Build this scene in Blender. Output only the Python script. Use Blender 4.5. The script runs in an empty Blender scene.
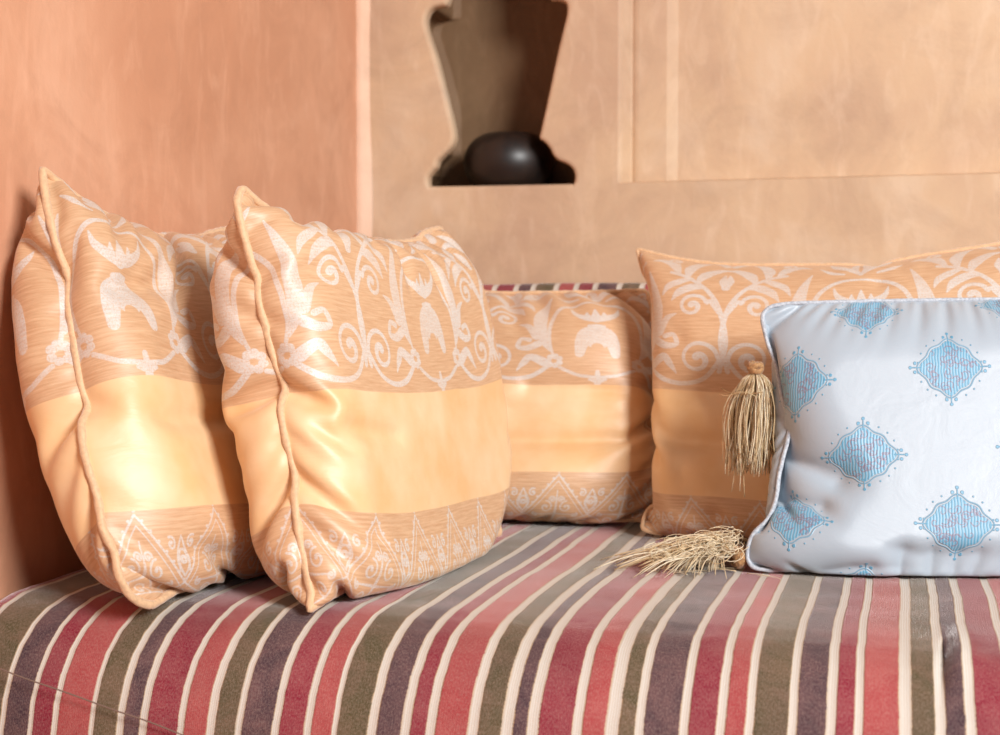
import bpy, bmesh, math, random
import numpy as np
from mathutils import Vector, noise

S = bpy.context.scene
C = S.collection
random.seed(4)

# ------------------------------------------------------------------ camera
cam_d = bpy.data.cameras.new('camera')
cam = bpy.data.objects.new('camera', cam_d); C.objects.link(cam)
cam.location = (0, 0, .327)
cam.rotation_euler = (math.radians(90 - 2.352), 0, math.radians(16.134))
cam_d.sensor_width = 36; cam_d.lens = 50.4
cam_d.dof.use_dof = True; cam_d.dof.focus_distance = 1.66; cam_d.dof.aperture_fstop = 5.0
cam_d.clip_start = .05
S.camera = cam

# ------------------------------------------------------------------ world, light, exposure
w = bpy.data.worlds.new('world'); S.world = w; w.use_nodes = True
bg = w.node_tree.nodes['Background']
bg.inputs[0].default_value = (.86, .92, 1.0, 1); bg.inputs[1].default_value = .13

def area(name, loc, target, size, power, col):
    d = bpy.data.lights.new(name, 'AREA'); d.shape = 'RECTANGLE'
    d.size, d.size_y = size; d.energy = power; d.color = col
    o = bpy.data.objects.new(name, d); C.objects.link(o); o.location = loc
    o.rotation_euler = (Vector(target) - Vector(loc)).to_track_quat('-Z', 'Y').to_euler()
    return o
area('window_daylight', (2.45, -.90, 1.85), (-.4, 1.9, .15), (1.15, 1.15), 190, (1, .99, .98))
S.view_settings.view_transform = 'Standard'; S.view_settings.look = 'None'
S.view_settings.gamma = 1; S.view_settings.use_curve_mapping = False
S.view_settings.exposure = .35

# ------------------------------------------------------------------ helpers
def lin(c):
    return tuple(((x/255)/12.92 if x/255 <= .04045 else ((x/255+.055)/1.055)**2.4) for x in c) + (1,)

def link(name, me, mats, parent=None):
    o = bpy.data.objects.new(name, me); C.objects.link(o)
    for m in (mats if isinstance(mats, (list, tuple)) else [mats]): me.materials.append(m)
    if parent: o.parent = parent
    return o

def mesh_from(verts, faces, smooth=True):
    me = bpy.data.meshes.new('m'); me.from_pydata([tuple(map(float, v)) for v in verts], [], faces)
    if smooth: me.polygons.foreach_set('use_smooth', [True]*len(me.polygons))
    me.update(); return me

def thing(name, label, cat, group=None, loc=(0, 0, 0)):
    o = bpy.data.objects.new(name, None); C.objects.link(o); o.location = loc
    o.empty_display_size = .05
    tag(o, label, cat, group); return o

def tag(o, label, cat, group=None):
    o['label'] = label; o['category'] = cat
    if group: o['group'] = group

class NT:
    def __init__(self, name):
        self.m = bpy.data.materials.new(name); self.m.use_nodes = True
        self.t = self.m.node_tree; self.b = self.t.nodes['Principled BSDF']
    def n(self, typ, **kw):
        x = self.t.nodes.new(typ)
        for k, v in kw.items():
            if k.startswith('i_'):
                key = k[2:]; key = int(key) if key.isdigit() else key.replace('_', ' ')
                x.inputs[key].default_value = v
            else: setattr(x, k, v)
        return x
    def l(self, a, b): self.t.links.new(a, b)
    def mix(self, fac, a, b, mode='MIX'):
        x = self.n('ShaderNodeMix', data_type='RGBA', blend_type=mode)
        for sock, v in ((x.inputs[0], fac), (x.inputs[6], a), (x.inputs[7], b)):
            if hasattr(v, 'is_output'): self.l(v, sock)
            else: sock.default_value = v
        return x.outputs[2]
    def math(self, op, a, b=None, c=None):
        x = self.n('ShaderNodeMath', operation=op)
        for i, v in enumerate((a, b, c)):
            if v is None: continue
            if hasattr(v, 'is_output'): self.l(v, x.inputs[i])
            else: x.inputs[i].default_value = v
        return x.outputs[0]
    def noise(self, vec, scale, detail=4, rough=.55, stretch=None, dist=0):
        if stretch:
            mp = self.n('ShaderNodeMapping'); mp.inputs['Scale'].default_value = stretch
            self.l(vec, mp.inputs[0]); vec = mp.outputs[0]
        x = self.n('ShaderNodeTexNoise'); x.inputs['Scale'].default_value = scale
        x.inputs['Detail'].default_value = detail; x.inputs['Roughness'].default_value = rough
        x.inputs['Distortion'].default_value = dist
        self.l(vec, x.inputs['Vector']); return x.outputs[0]
    def ramp(self, fac, stops):
        x = self.n('ShaderNodeValToRGB'); e = x.color_ramp.elements
        while len(e) < len(stops): e.new(.5)
        for k, (p, c) in enumerate(stops): e[k].position = p; e[k].color = c
        self.l(fac, x.inputs[0]); return x.outputs[0]
    def bump(self, h, strength=.3, dist=.002, prev=None):
        x = self.n('ShaderNodeBump'); x.inputs['Strength'].default_value = strength
        x.inputs['Distance'].default_value = dist; self.l(h, x.inputs['Height'])
        if prev: self.l(prev, x.inputs['Normal'])
        self.l(x.outputs[0], self.b.inputs['Normal']); return x.outputs[0]

# ------------------------------------------------------------------ plaster
def plaster(name, a, b, c, rough=.62):
    k = NT(name); co = k.n('ShaderNodeTexCoord').outputs['Object']
    n1 = k.noise(co, 1.7, 5, .6, dist=.6); n2 = k.noise(co, 5.5, 6, .65, dist=1.2)
    n3 = k.noise(co, 26, 5, .6, stretch=(1, 1, .35), dist=.8)
    col = k.ramp(n1, [(.32, lin(a)), (.52, lin(b)), (.7, lin(c))])
    dark = tuple(x*.80 for x in lin(a)[:3]) + (1,)
    col = k.mix(k.ramp(n2, [(.45, (0, 0, 0, 1)), (.75, (.55, .55, .55, 1))]), col, dark)
    light = tuple(min(1, x*1.16+.02) for x in lin(c)[:3]) + (1,)
    col = k.mix(k.ramp(n3, [(.5, (0, 0, 0, 1)), (.8, (.35, .35, .35, 1))]), col, light)
    k.l(col, k.b.inputs['Base Color']); k.b.inputs['Roughness'].default_value = rough
    k.b.inputs['Specular IOR Level'].default_value = .25
    h = k.noise(co, 14, 6, .55, dist=.4); h2 = k.noise(co, 160, 3, .6)
    k.bump(k.math('ADD', h, k.math('MULTIPLY', h2, .12)), .35, .006)
    return k.m
M_left = plaster('terracotta_plaster', (202, 146, 114), (212, 158, 126), (220, 172, 142))
M_back = plaster('sand_plaster', (194, 160, 134), (212, 180, 147), (222, 198, 172))
M_bead = plaster('pale_corner_plaster', (232, 190, 160), (236, 198, 170), (238, 204, 178))
M_niche = plaster('niche_shade_plaster', (122, 92, 66), (134, 104, 76), (150, 118, 88))  # plaster darkened to brown: shade inside the niche put into its colour
M_base = plaster('ochre_bench_plaster', (190, 140, 100), (200, 152, 112), (208, 160, 120))
def floor_mat():
    k = NT('terracotta_tile'); co = k.n('ShaderNodeTexCoord').outputs['Object']
    n = k.noise(co, 6, 4)
    k.l(k.ramp(n, [(.3, lin((150, 84, 56))), (.7, lin((182, 110, 76)))]), k.b.inputs['Base Color'])
    k.b.inputs['Roughness'].default_value = .5; return k.m
M_floor = floor_mat()
M_grout = NT('grout'); M_grout.b.inputs['Base Color'].default_value = lin((140, 120, 100)); M_grout = M_grout.m

# ------------------------------------------------------------------ setting
XL, YB, ZF, ZT = -1.022, 2.55, -.45, 2.3
def box(x0, x1, y0, y1, z0, z1):
    v = [(x, y, z) for x in (x0, x1) for y in (y0, y1) for z in (z0, z1)]
    f = [(0, 1, 3, 2), (4, 6, 7, 5), (0, 4, 5, 1), (2, 3, 7, 6), (0, 2, 6, 4), (1, 5, 7, 3)]
    return mesh_from(v, f, False)
def struct(name, me, m, parent=None):
    o = link(name, me, m, parent)
    if not parent: o['kind'] = 'structure'
    return o
def floor():
    fl = struct('floor', box(XL-.15, 3.0, -1.6, YB+.35, ZF-.06, ZF-.008), M_grout)
    t = .2; me = None; k = 0
    for i in range(11):
        for j in range(9):
            if me is None:
                bm = bmesh.new(); bmesh.ops.create_cube(bm, size=1)
                bmesh.ops.scale(bm, vec=(t-.006, t-.006, .012), verts=bm.verts)
                bmesh.ops.bevel(bm, geom=bm.edges[:], offset=.002, segments=1, affect='EDGES')
                me = bpy.data.meshes.new('tile'); bm.to_mesh(me); bm.free(); me.materials.append(M_floor)
            o = bpy.data.objects.new('tile', me); C.objects.link(o); o.parent = fl
            o.location = (XL+.12+i*t, -.82+j*t+.0, ZF-.006); o.rotation_euler = (0, 0, (k % 4)*math.pi/2); k += 1
floor()
struct('wall_left', box(XL-.15, XL, -.9, YB+.35, ZF, ZT), M_left)

def wall_back():
    # ornamental keyhole niche outline (x, z), counter-clockwise from the foot
    L = [(-.881, .564), (-.882, .580), (-.874, .592), (-.866, .600), (-.862, .612), (-.852, .622), (-.843, .630),
         (-.834, .640), (-.829, .652), (-.829, .664), (-.834, .690), (-.848, .745), (-.864, .805), (-.879, .850),
         (-.886, .876), (-.882, .893), (-.872, .902), (-.858, .905), (-.846, .906), (-.840, .918), (-.838, .945),
         (-.836, .985), (-.822, 1.03), (-.795, 1.065), (-.765, 1.088), (-.742, 1.12)]
    R = [(-.596, .562), (-.594, .576), (-.599, .590), (-.612, .600), (-.626, .606), (-.636, .616), (-.642, .628),
         (-.652, .640), (-.662, .648), (-.660, .662), (-.651, .700), (-.641, .745), (-.629, .800), (-.618, .845),
         (-.611, .872), (-.610, .890), (-.616, .899), (-.630, .903), (-.642, .905), (-.648, .917), (-.650, .945),
         (-.652, .985), (-.666, 1.03), (-.690, 1.065), (-.720, 1.088)]
    def dense(P, m=3):
        P = np.array(P); out = []
        for i in range(len(P)-1):
            p0, p1, p2, p3 = P[max(i-1, 0)], P[i], P[i+1], P[min(i+2, len(P)-1)]
            for q in range(m):
                t = q/m; out.append(.5*(2*p1+(p2-p0)*t+(2*p0-5*p1+4*p2-p3)*t*t+(3*p1-p0-3*p2+p3)*t**3))
        out.append(P[-1]); return [tuple(p) for p in out]
    out = dense(L) + dense(R)[::-1]
    n = len(out); A = np.array(out)
    T = np.roll(A, -1, 0)-np.roll(A, 1, 0); N = np.stack([T[:, 1], -T[:, 0]], 1)
    N /= np.linalg.norm(N, axis=1)[:, None]
    cen = A.mean(0)
    if ((A-cen)*N).sum() < 0: N = -N
    bm = bmesh.new()
    def loop(pts, closed=True):
        vs = [bm.verts.new(p) for p in pts]
        es = [bm.edges.new((vs[i], vs[(i+1) % len(vs)])) for i in range(len(vs))]
        return vs, es
    nl = [loop([(a[0]+m[0]*off, YB+d, a[1]+m[1]*off) for a, m in zip(A, N)])
          for off, d in ((.008, 0), (.0035, .0015), (.0005, .006), (0, .024))]
    xc = -.742
    for ex, d in ((.012, .025), (.045, .030), (.045, .175), (.03, .182)):
        nl.append(loop([(xc+math.copysign(max(abs(a[0]-xc)+ex, .10+ex) if a[1] < 1.0 else abs(a[0]-xc)+ex, a[0]-xc), YB+d, a[1]+(0 if a[1] < .6 else .01)) for a in A]))
    x0, x1, z0, z1 = -.512, 1.9, .560, 1.6
    rects = []
    for dl, db, d in ((0, 0, 0), (.003, .001, .0015), (.007, .002, .006), (.018, .003, .030), (.021, .0035, .033), (.027, .004, .030), (.033, .0045, .029),
                      (.085, .005, .031), (.105, .006, .040)):
        rects.append(loop([(x0+dl, YB+d, z0+db), (x1-dl, YB+d, z0+db), (x1-dl, YB+d, z1-db), (x0+dl, YB+d, z1-db)]))
    outer = loop([(XL-.15, YB, ZF), (3.0, YB, ZF), (3.0, YB, ZT), (XL-.15, YB, ZT)])
    r = bmesh.ops.triangle_fill(bm, use_beauty=True, edges=outer[1]+nl[0][1]+rects[0][1], normal=(0, -1, 0))
    def bridge(a, b, mi=0):
        m = len(a)
        for i in range(m):
            f = bm.faces.new((a[i], a[(i+1) % m], b[(i+1) % m], b[i])); f.material_index = mi
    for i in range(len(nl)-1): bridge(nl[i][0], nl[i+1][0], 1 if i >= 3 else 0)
    for i in range(len(rects)-1): bridge(rects[i][0], rects[i+1][0])
    f = bm.faces.new(rects[-1][0])
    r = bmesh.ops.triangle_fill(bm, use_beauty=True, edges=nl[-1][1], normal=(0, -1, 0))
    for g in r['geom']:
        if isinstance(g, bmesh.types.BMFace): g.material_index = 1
    # back and sides of the wall block
    bk = [bm.verts.new((x, YB+.35, z)) for x, z in ((XL-.15, ZF), (3.0, ZF), (3.0, ZT), (XL-.15, ZT))]
    bm.faces.new(bk[::-1]); bridge(outer[0], bk)
    bmesh.ops.recalc_face_normals(bm, faces=bm.faces)
    me = bpy.data.meshes.new('wall_back'); bm.to_mesh(me); bm.free()
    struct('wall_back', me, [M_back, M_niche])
wall_back()
# pale plaster bead running up the corner
def bead():
    v, f = [], []; prof = [(-1.0225, 2.536), (-1.016, 2.536), (-1.010, 2.539), (-1.006, 2.543), (-1.003, 2.547), (-.999, 2.549), (-.994, 2.5505)]
    prof += [(-1.03, 2.5505)]
    zs = [ZF+i*(ZT-ZF)/40 for i in range(41)]
    for z in zs:
        for x, y in prof:
            q = noise.noise(Vector((x*3, y*3, z*5)))*.003
            v.append((x+q, y-q, z))
    m = len(prof)
    for i in range(40):
        for j in range(m-1): f.append((i*m+j, i*m+j+1, (i+1)*m+j+1, (i+1)*m+j))
    struct('trim_1', mesh_from(v, f), M_bead)
bead()

# ------------------------------------------------------------------ striped velvet bench
YF, RO = 1.275, .165        # front face and rollover of the seat
VEL = dict(P=(66, 46, 56), M=(132, 24, 50), R=(164, 66, 68), O=(82, 74, 48))
def velvet():
    k = NT('striped_velvet')
    at = k.n('ShaderNodeAttribute', attribute_name='pile'); ac = k.n('ShaderNodeAttribute', attribute_name='cream')
    uv = k.n('ShaderNodeUVMap').outputs[0]
    fray = k.noise(uv, 700, 2, .6, stretch=(.35, 1, 1)); fr2 = k.noise(uv, 90, 3)
    cr = k.math('ADD', ac.outputs['Fac'], k.math('MULTIPLY', k.math('SUBTRACT', fray, .5), .55))
    cr = k.math('ADD', cr, k.math('MULTIPLY', k.math('SUBTRACT', fr2, .5), .3))
    isc = k.n('ShaderNodeMapRange', clamp=True); k.l(cr, isc.inputs[0])
    isc.inputs[1].default_value = .44; isc.inputs[2].default_value = .56
    isc = isc.outputs[0]
    # pile: crushed, worn velvet
    w1 = k.noise(uv, 24, 5, .65, dist=.7); w2 = k.noise(uv, 620, 3, .75, stretch=(1.0, .55, 1)); w3 = k.noise(uv, 6, 3)
    pile = k.mix(k.ramp(w1, [(.35, (0, 0, 0, 1)), (.75, (.5, .5, .5, 1))]), at.outputs['Color'], lin((226, 168, 156)), 'MIX')
    pile = k.mix(.32, at.outputs['Color'], pile)
    pile = k.mix(k.ramp(w2, [(.42, (0, 0, 0, 1)), (.78, (.6, .6, .6, 1))]), pile,
                 k.mix(.5, pile, lin((214, 190, 176))), 'MIX')
    pile = k.mix(k.ramp(w3, [(.4, (0, 0, 0, 1)), (.7, (.25, .25, .25, 1))]), pile, (.02, .015, .02, 1), 'MIX')
    # cream flat weave with fine gold warp lines
    sx = k.n('ShaderNodeSeparateXYZ'); k.l(uv, sx.inputs[0])
    warp = k.math('SINE', k.math('MULTIPLY', sx.outputs[0], 2600))
    edge = k.ramp(ac.outputs['Fac'], [(.45, lin((184, 146, 98))), (.72, lin((212, 207, 200)))])
    weft = k.math('SINE', k.math('MULTIPLY', sx.outputs[1], 3800))
    crc = k.mix(k.math('MULTIPLY_ADD', warp, .22, .22), edge, lin((176, 150, 112)))
    col = k.mix(isc, pile, crc)
    k.l(col, k.b.inputs['Base Color']); k.b.inputs['Roughness'].default_value = .85
    k.b.inputs['Specular IOR Level'].default_value = .15
    k.l(k.math('MULTIPLY_ADD', isc, -.5, .85), k.b.inputs['Sheen Weight'])
    k.b.inputs['Sheen Roughness'].default_value = .24
    k.l(k.mix(.3, (1, .97, .94, 1), at.outputs['Color']), k.b.inputs['Sheen Tint'])
    h = k.math('ADD', k.math('MULTIPLY', w2, .5), k.math('MULTIPLY', k.math('ADD', warp, weft), .06))
    h = k.math('ADD', h, k.math('MULTIPLY', isc, -.8)); h = k.math('ADD', h, k.math('MULTIPLY', w1, .9))
    k.bump(h, .7, .0014)
    return k.m
M_vel = velvet()
EDGES = [('O', -1.062), ('C', -1.054), ('R', -1.025), ('C', -1.016), ('M', -.987), ('C', -.979), ('O', -.9305), ('C', -.9237)] + \
 [('P', -0.8953), ('C', -0.8891), ('M', -0.8671), ('C', -0.8598), ('R', -0.8224), ('C', -0.8165), ('O', -0.7903), ('C', -0.7809), ('P', -0.7633), ('C', -0.7539), ('M', -0.7192), ('C', -0.7112), ('R', -0.6861), ('C', -0.6759), ('O', -0.6534), ('C', -0.6455), ('P', -0.6133), ('C', -0.6045), ('M', -0.5783), ('C', -0.5696), ('R', -0.548), ('C', -0.5416), ('O', -0.5096), ('C', -0.4991), ('P', -0.475), ('C', -0.4646), ('M', -0.449), ('C', -0.4387), ('R', -0.4071), ('C', -0.3959), ('O', -0.3738), ('C', -0.3609), ('P', -0.348), ('C', -0.3361), ('M', -0.3039), ('C', -0.2932), ('R', -0.272), ('C', -0.2577), ('O', -0.2434), ('C', -0.234), ('P', -0.2012), ('C', -0.192), ('M', -0.1671), ('C', -0.158), ('R', -0.1407), ('C', -0.1317), ('O', -0.1012), ('C', -0.0923), ('P', -0.0668), ('C', -0.0572), ('M', -0.0415), ('C', -0.0329), ('R', -0.0021), ('C', 0.0098), ('O', 0.0292), ('C', 0.0392), ('P', 0.0551), ('C', 0.065), ('M', 0.0912)]
def more_edges(E, x1):
    E = list(E); x = E[-1][1]; k = 'MROP'; wd = [.024, .03, .026, .016, .034, .022, .017, .031]; i = 1
    while x < x1:
        E.append(('C', x+.0095)); x = E[-1][1]; x += wd[i % 8]; E.append((k[i % 4], x)); i += 1
    return E
EDGES = more_edges(EDGES, 1.25)

def striped(name, edges, x0, x1, profile, disp, parent, round_end=.03):
    """profile: list of (y, z, arc t) round the cross-section; stripes run along it"""
    cols = []          # (x, cream, colour key of the face to the right, recess)
    prev = 'O'
    xs = edges[0][1]
    seq = []
    for i in range(1, len(edges)):
        kx, xe = edges[i]; xb = edges[i-1][1]
        if xe <= x0 or xb >= x1: continue
        seq.append((kx, max(xb, x0), min(xe, x1), i))
    for (kx, a, b, i) in seq:
        if kx == 'C':
            L = edges[i-1][0]; R = edges[i+1][0] if i+1 < len(edges) else 'O'
            m = (a+b)/2
            cols += [(a, .5, L, 0), (a+(b-a)*.2, .78, L, 1), (m, 1, R, 1), (b-(b-a)*.2, .78, R, 1)]
        else:
            n = max(1, int((b-a)/.0065)); e = .0014
            cols.append((a, .5, kx, 0)); cols.append((a+e, .12, kx, 0))
            for q in range(1, n): cols.append((a+(b-a)*q/n, 0, kx, 0))
            cols.append((b-e, .12, kx, 0))
    cols.append((x1, .5, seq[-1][0], 0))
    P = profile; m = len(P); v = []; cream = []; f = []; fc = []; uvs = []
    nrm = []
    for j in range(m):
        a, b = P[(j-1) % m], P[(j+1) % m]; t = np.array([b[0]-a[0], b[1]-a[1]]); t /= max(1e-9, np.linalg.norm(t))
        nrm.append((t[1], -t[0]))
    cy = sum(p[0] for p in P)/m; cz = sum(p[1] for p in P)/m
    if sum((p[0]-cy)*q[0]+(p[1]-cz)*q[1] for p, q in zip(P, nrm)) < 0: nrm = [(-a, -b) for a, b in nrm]
    for (x, cr, kx, rec) in cols:
        for j, (y, z, t) in enumerate(P):
            e = min(x-x0, x1-x); rd = 0 if e >= round_end else round_end-math.sqrt(max(0, round_end**2-(round_end-e)**2))
            wob = .0016*noise.noise(Vector((x*5, t*9, 1)))+.0008*noise.noise(Vector((x*30, t*30, 5)))
            dd = disp(x, t, z)-rd-.0007*rec
            sl = .0035*noise.noise(Vector((x*2.2, t*2.6, 9)))
            v.append((x+wob+sl, y+nrm[j][0]*dd, z+nrm[j][1]*dd)); cream.append(cr)
            uvs.append((x, t))
    for i in range(len(cols)-1):
        c = lin(VEL[cols[i][2]])
        for j in range(m):
            j2 = (j+1) % m
            f.append((i*m+j, i*m+j2, (i+1)*m+j2, (i+1)*m+j)); fc.append(c)
    nb = len(v)
    f.append(tuple(range(m))); fc.append(lin(VEL[cols[0][2]]))
    f.append(tuple((len(cols)-1)*m+j for j in range(m))[::-1]); fc.append(lin(VEL[cols[-1][2]]))
    me = mesh_from(v, f)
    bm = bmesh.new(); bm.from_mesh(me)
    a = me.attributes.new('cream', 'FLOAT', 'POINT'); a.data.foreach_set('value', cream)
    ca = me.attributes.new('pile', 'FLOAT_COLOR', 'FACE'); ca.data.foreach_set('color', [q for c in fc for q in c])
    uv = me.uv_layers.new(name='UVMap'); li = np.zeros(len(me.loops), int); me.loops.foreach_get('vertex_index', li)
    uv.data.foreach_set('uv', np.array(uvs)[li].ravel())
    bm.free()
    return link(name, me, M_vel, parent)

def prof_points(pts, step=.012):
    out = []; t = 0; n = len(pts)
    for i in range(n):
        a, b = pts[i], pts[(i+1) % n]; L = math.hypot(b[0]-a[0], b[1]-a[1])
        q = max(1, int(L/step))
        for s in range(q): out.append((a[0]+(b[0]-a[0])*s/q, a[1]+(b[1]-a[1])*s/q, t+L*s/q))
        t += L
    return out
def rounded(corners):
    pts = []
    n = len(corners)
    for i, (y, z, r) in enumerate(corners):
        p = np.array((y, z)); a = np.array(corners[i-1][:2])-p; b = np.array(corners[(i+1) % n][:2])-p
        a /= np.linalg.norm(a); b /= np.linalg.norm(b)
        p0, p1 = p+a*r, p+b*r
        for q in range(9):
            t = q/8; pts.append(tuple((1-t)**2*p0+2*t*(1-t)*p+t*t*p1))
    return pts

struct_base = link('masonry_bench', box(XL+.002, 1.3, YF+.03, YB-.002, ZF, -.266), M_base)
tag(struct_base, 'plastered masonry bench plinth under the striped seat', 'bench')
seat = thing('striped_mattress', 'long seat mattress in olive, plum, crimson and rose striped velvet', 'seat', loc=(0, 1.9, -.26))
def seat_disp(x, t, z):
    d = .003*noise.noise(Vector((x*4, t*5, 2)))+.0012*noise.noise(Vector((x*13, t*16, 7)))
    # a drawn-in crease running with the stripes near the right end
    g = math.exp(-((x-.0405-.010*math.sin(t*6+1))/.0035)**2); g2 = math.exp(-((x-.052)/.012)**2)
    a = math.cos((t-1.39)/.10*math.pi/2)**1.0 if abs(t-1.39) < .10 else 0
    d += a*(.006*g2-.009*g)
    return d
# profile: back -> front over the top, down the front face, under
pr = prof_points(rounded([(YB-.003, -.26, .02), (YB-.003, 0.0, .02), (YF, 0.0, RO), (YF+.004, -.26, .03)]), .009)
so = striped('mattress_cover', EDGES, XL+.002, 1.25, pr, seat_disp, None)
so.parent = seat; so.matrix_parent_inverse = seat.matrix_world.inverted()
so.location = (0, -1.9, .26)
# darts: overlapped lower flap of the cover, drawn as a raised hem across the front
def hem():
    v, f = [], []; n = 90
    for i in range(n+1):
        x = -.985+i*(.46/n); z = -.046-(x+.966)*.245+.002*noise.noise(Vector((x*14, 3, 1)))
        for q in range(7):
            a = q/6*math.pi
            v.append((x, YF+.0002-.0013*math.sin(a), z+.0008*math.cos(a)))
    for i in range(n):
        for q in range(6): f.append((i*7+q, (i+1)*7+q, (i+1)*7+q+1, i*7+q+1))
    return v, f
# (front seam is a stitched ridge part of the seat)
M_thread = NT('cream_thread'); M_thread.b.inputs['Base Color'].default_value = lin((120, 96, 84)); M_thread.b.inputs['Roughness'].default_value = .9; M_thread = M_thread.m

back = thing('striped_bolster', 'striped velvet back bolster behind the gold cushions, only its top edge showing', 'cushion', loc=(0, 2.4, .003))
bp = prof_points(rounded([(YB-.005, .004, .02), (YB-.005, .372, .04), (2.262, .372, .035), (2.255, .004, .03)]), .012)
E2 = []
x = -1.1
seqk = 'MPOR'; wd2 = [.028, .02, .03, .024, .022, .03]
i = 0
E2.append(('O', x))
while x < 1.3:
    x += .010; E2.append(('C', x)); x += wd2[i % 6]; E2.append((seqk[i % 4], x)); i += 1
bo = striped('backrest_cover', E2, XL+.002, 1.25, bp, lambda x, t, z: .004*noise.noise(Vector((x*5, t*5, 3))), None)
bo.parent = back; bo.location = (0, -2.4, -.003)

# ------------------------------------------------------------------ damask drawing
class Canvas:
    def __init__(s, w, h, px): s.w, s.h, s.px = w, h, px; s.a = np.zeros((h, w), np.float32)
    def dab(s, x, y, r, val=1.):
        cx, cy, rr = x/s.px, y/s.px, r/s.px
        x0, x1 = int(cx-rr-2), int(cx+rr+3); y0, y1 = max(0, int(cy-rr-2)), min(s.h, int(cy+rr+3))
        if y1 <= y0: return
        X = np.arange(x0, x1); Y = np.arange(y0, y1)[:, None]
        d = np.sqrt((X-cx)**2+(Y-cy)**2); c = np.clip(rr-d+.5, 0, 1)*1.
        idx = X % s.w
        if val > 0: s.a[y0:y1, idx] = np.maximum(s.a[y0:y1, idx], c*val)
        else: s.a[y0:y1, idx] *= (1-c)
    def stroke(s, pts, ws, val=1., mir=None, sub=16):
        P = np.array(pts, float); n = len(P); out = []
        W = np.interp(np.linspace(0, 1, 60), np.linspace(0, 1, len(ws)), ws)*.86
        for i in range(n-1):
            p0, p1, p2, p3 = P[max(i-1, 0)], P[i], P[i+1], P[min(i+2, n-1)]
            for q in range(sub):
                t = q/sub; out.append(.5*(2*p1+(p2-p0)*t+(2*p0-5*p1+4*p2-p3)*t*t+(3*p1-p0-3*p2+p3)*t**3))
        out.append(P[-1]); out = np.array(out)
        L = np.r_[0, np.cumsum(np.linalg.norm(np.diff(out, axis=0), axis=1))]
        m = max(2, int(L[-1]/(s.px*1.6))); u = np.linspace(0, 1, m)
        xs = np.interp(u*L[-1], L, out[:, 0]); ys = np.interp(u*L[-1], L, out[:, 1]); ww = np.interp(u, np.linspace(0, 1, 60), W)
        for x, y, r in zip(xs, ys, ww):
            s.dab(x, y, r/2, val)
            if mir is not None: s.dab(2*mir-x, y, r/2, val)
def spiral(cx, cy, r, a0, turns, sgn=1, n=16):
    return [(cx+r*(1-.86*k/n)*math.cos(a0+sgn*turns*2*math.pi*k/n), cy+r*(1-.86*k/n)*math.sin(a0+sgn*turns*2*math.pi*k/n)) for k in range(n+1)]

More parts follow.
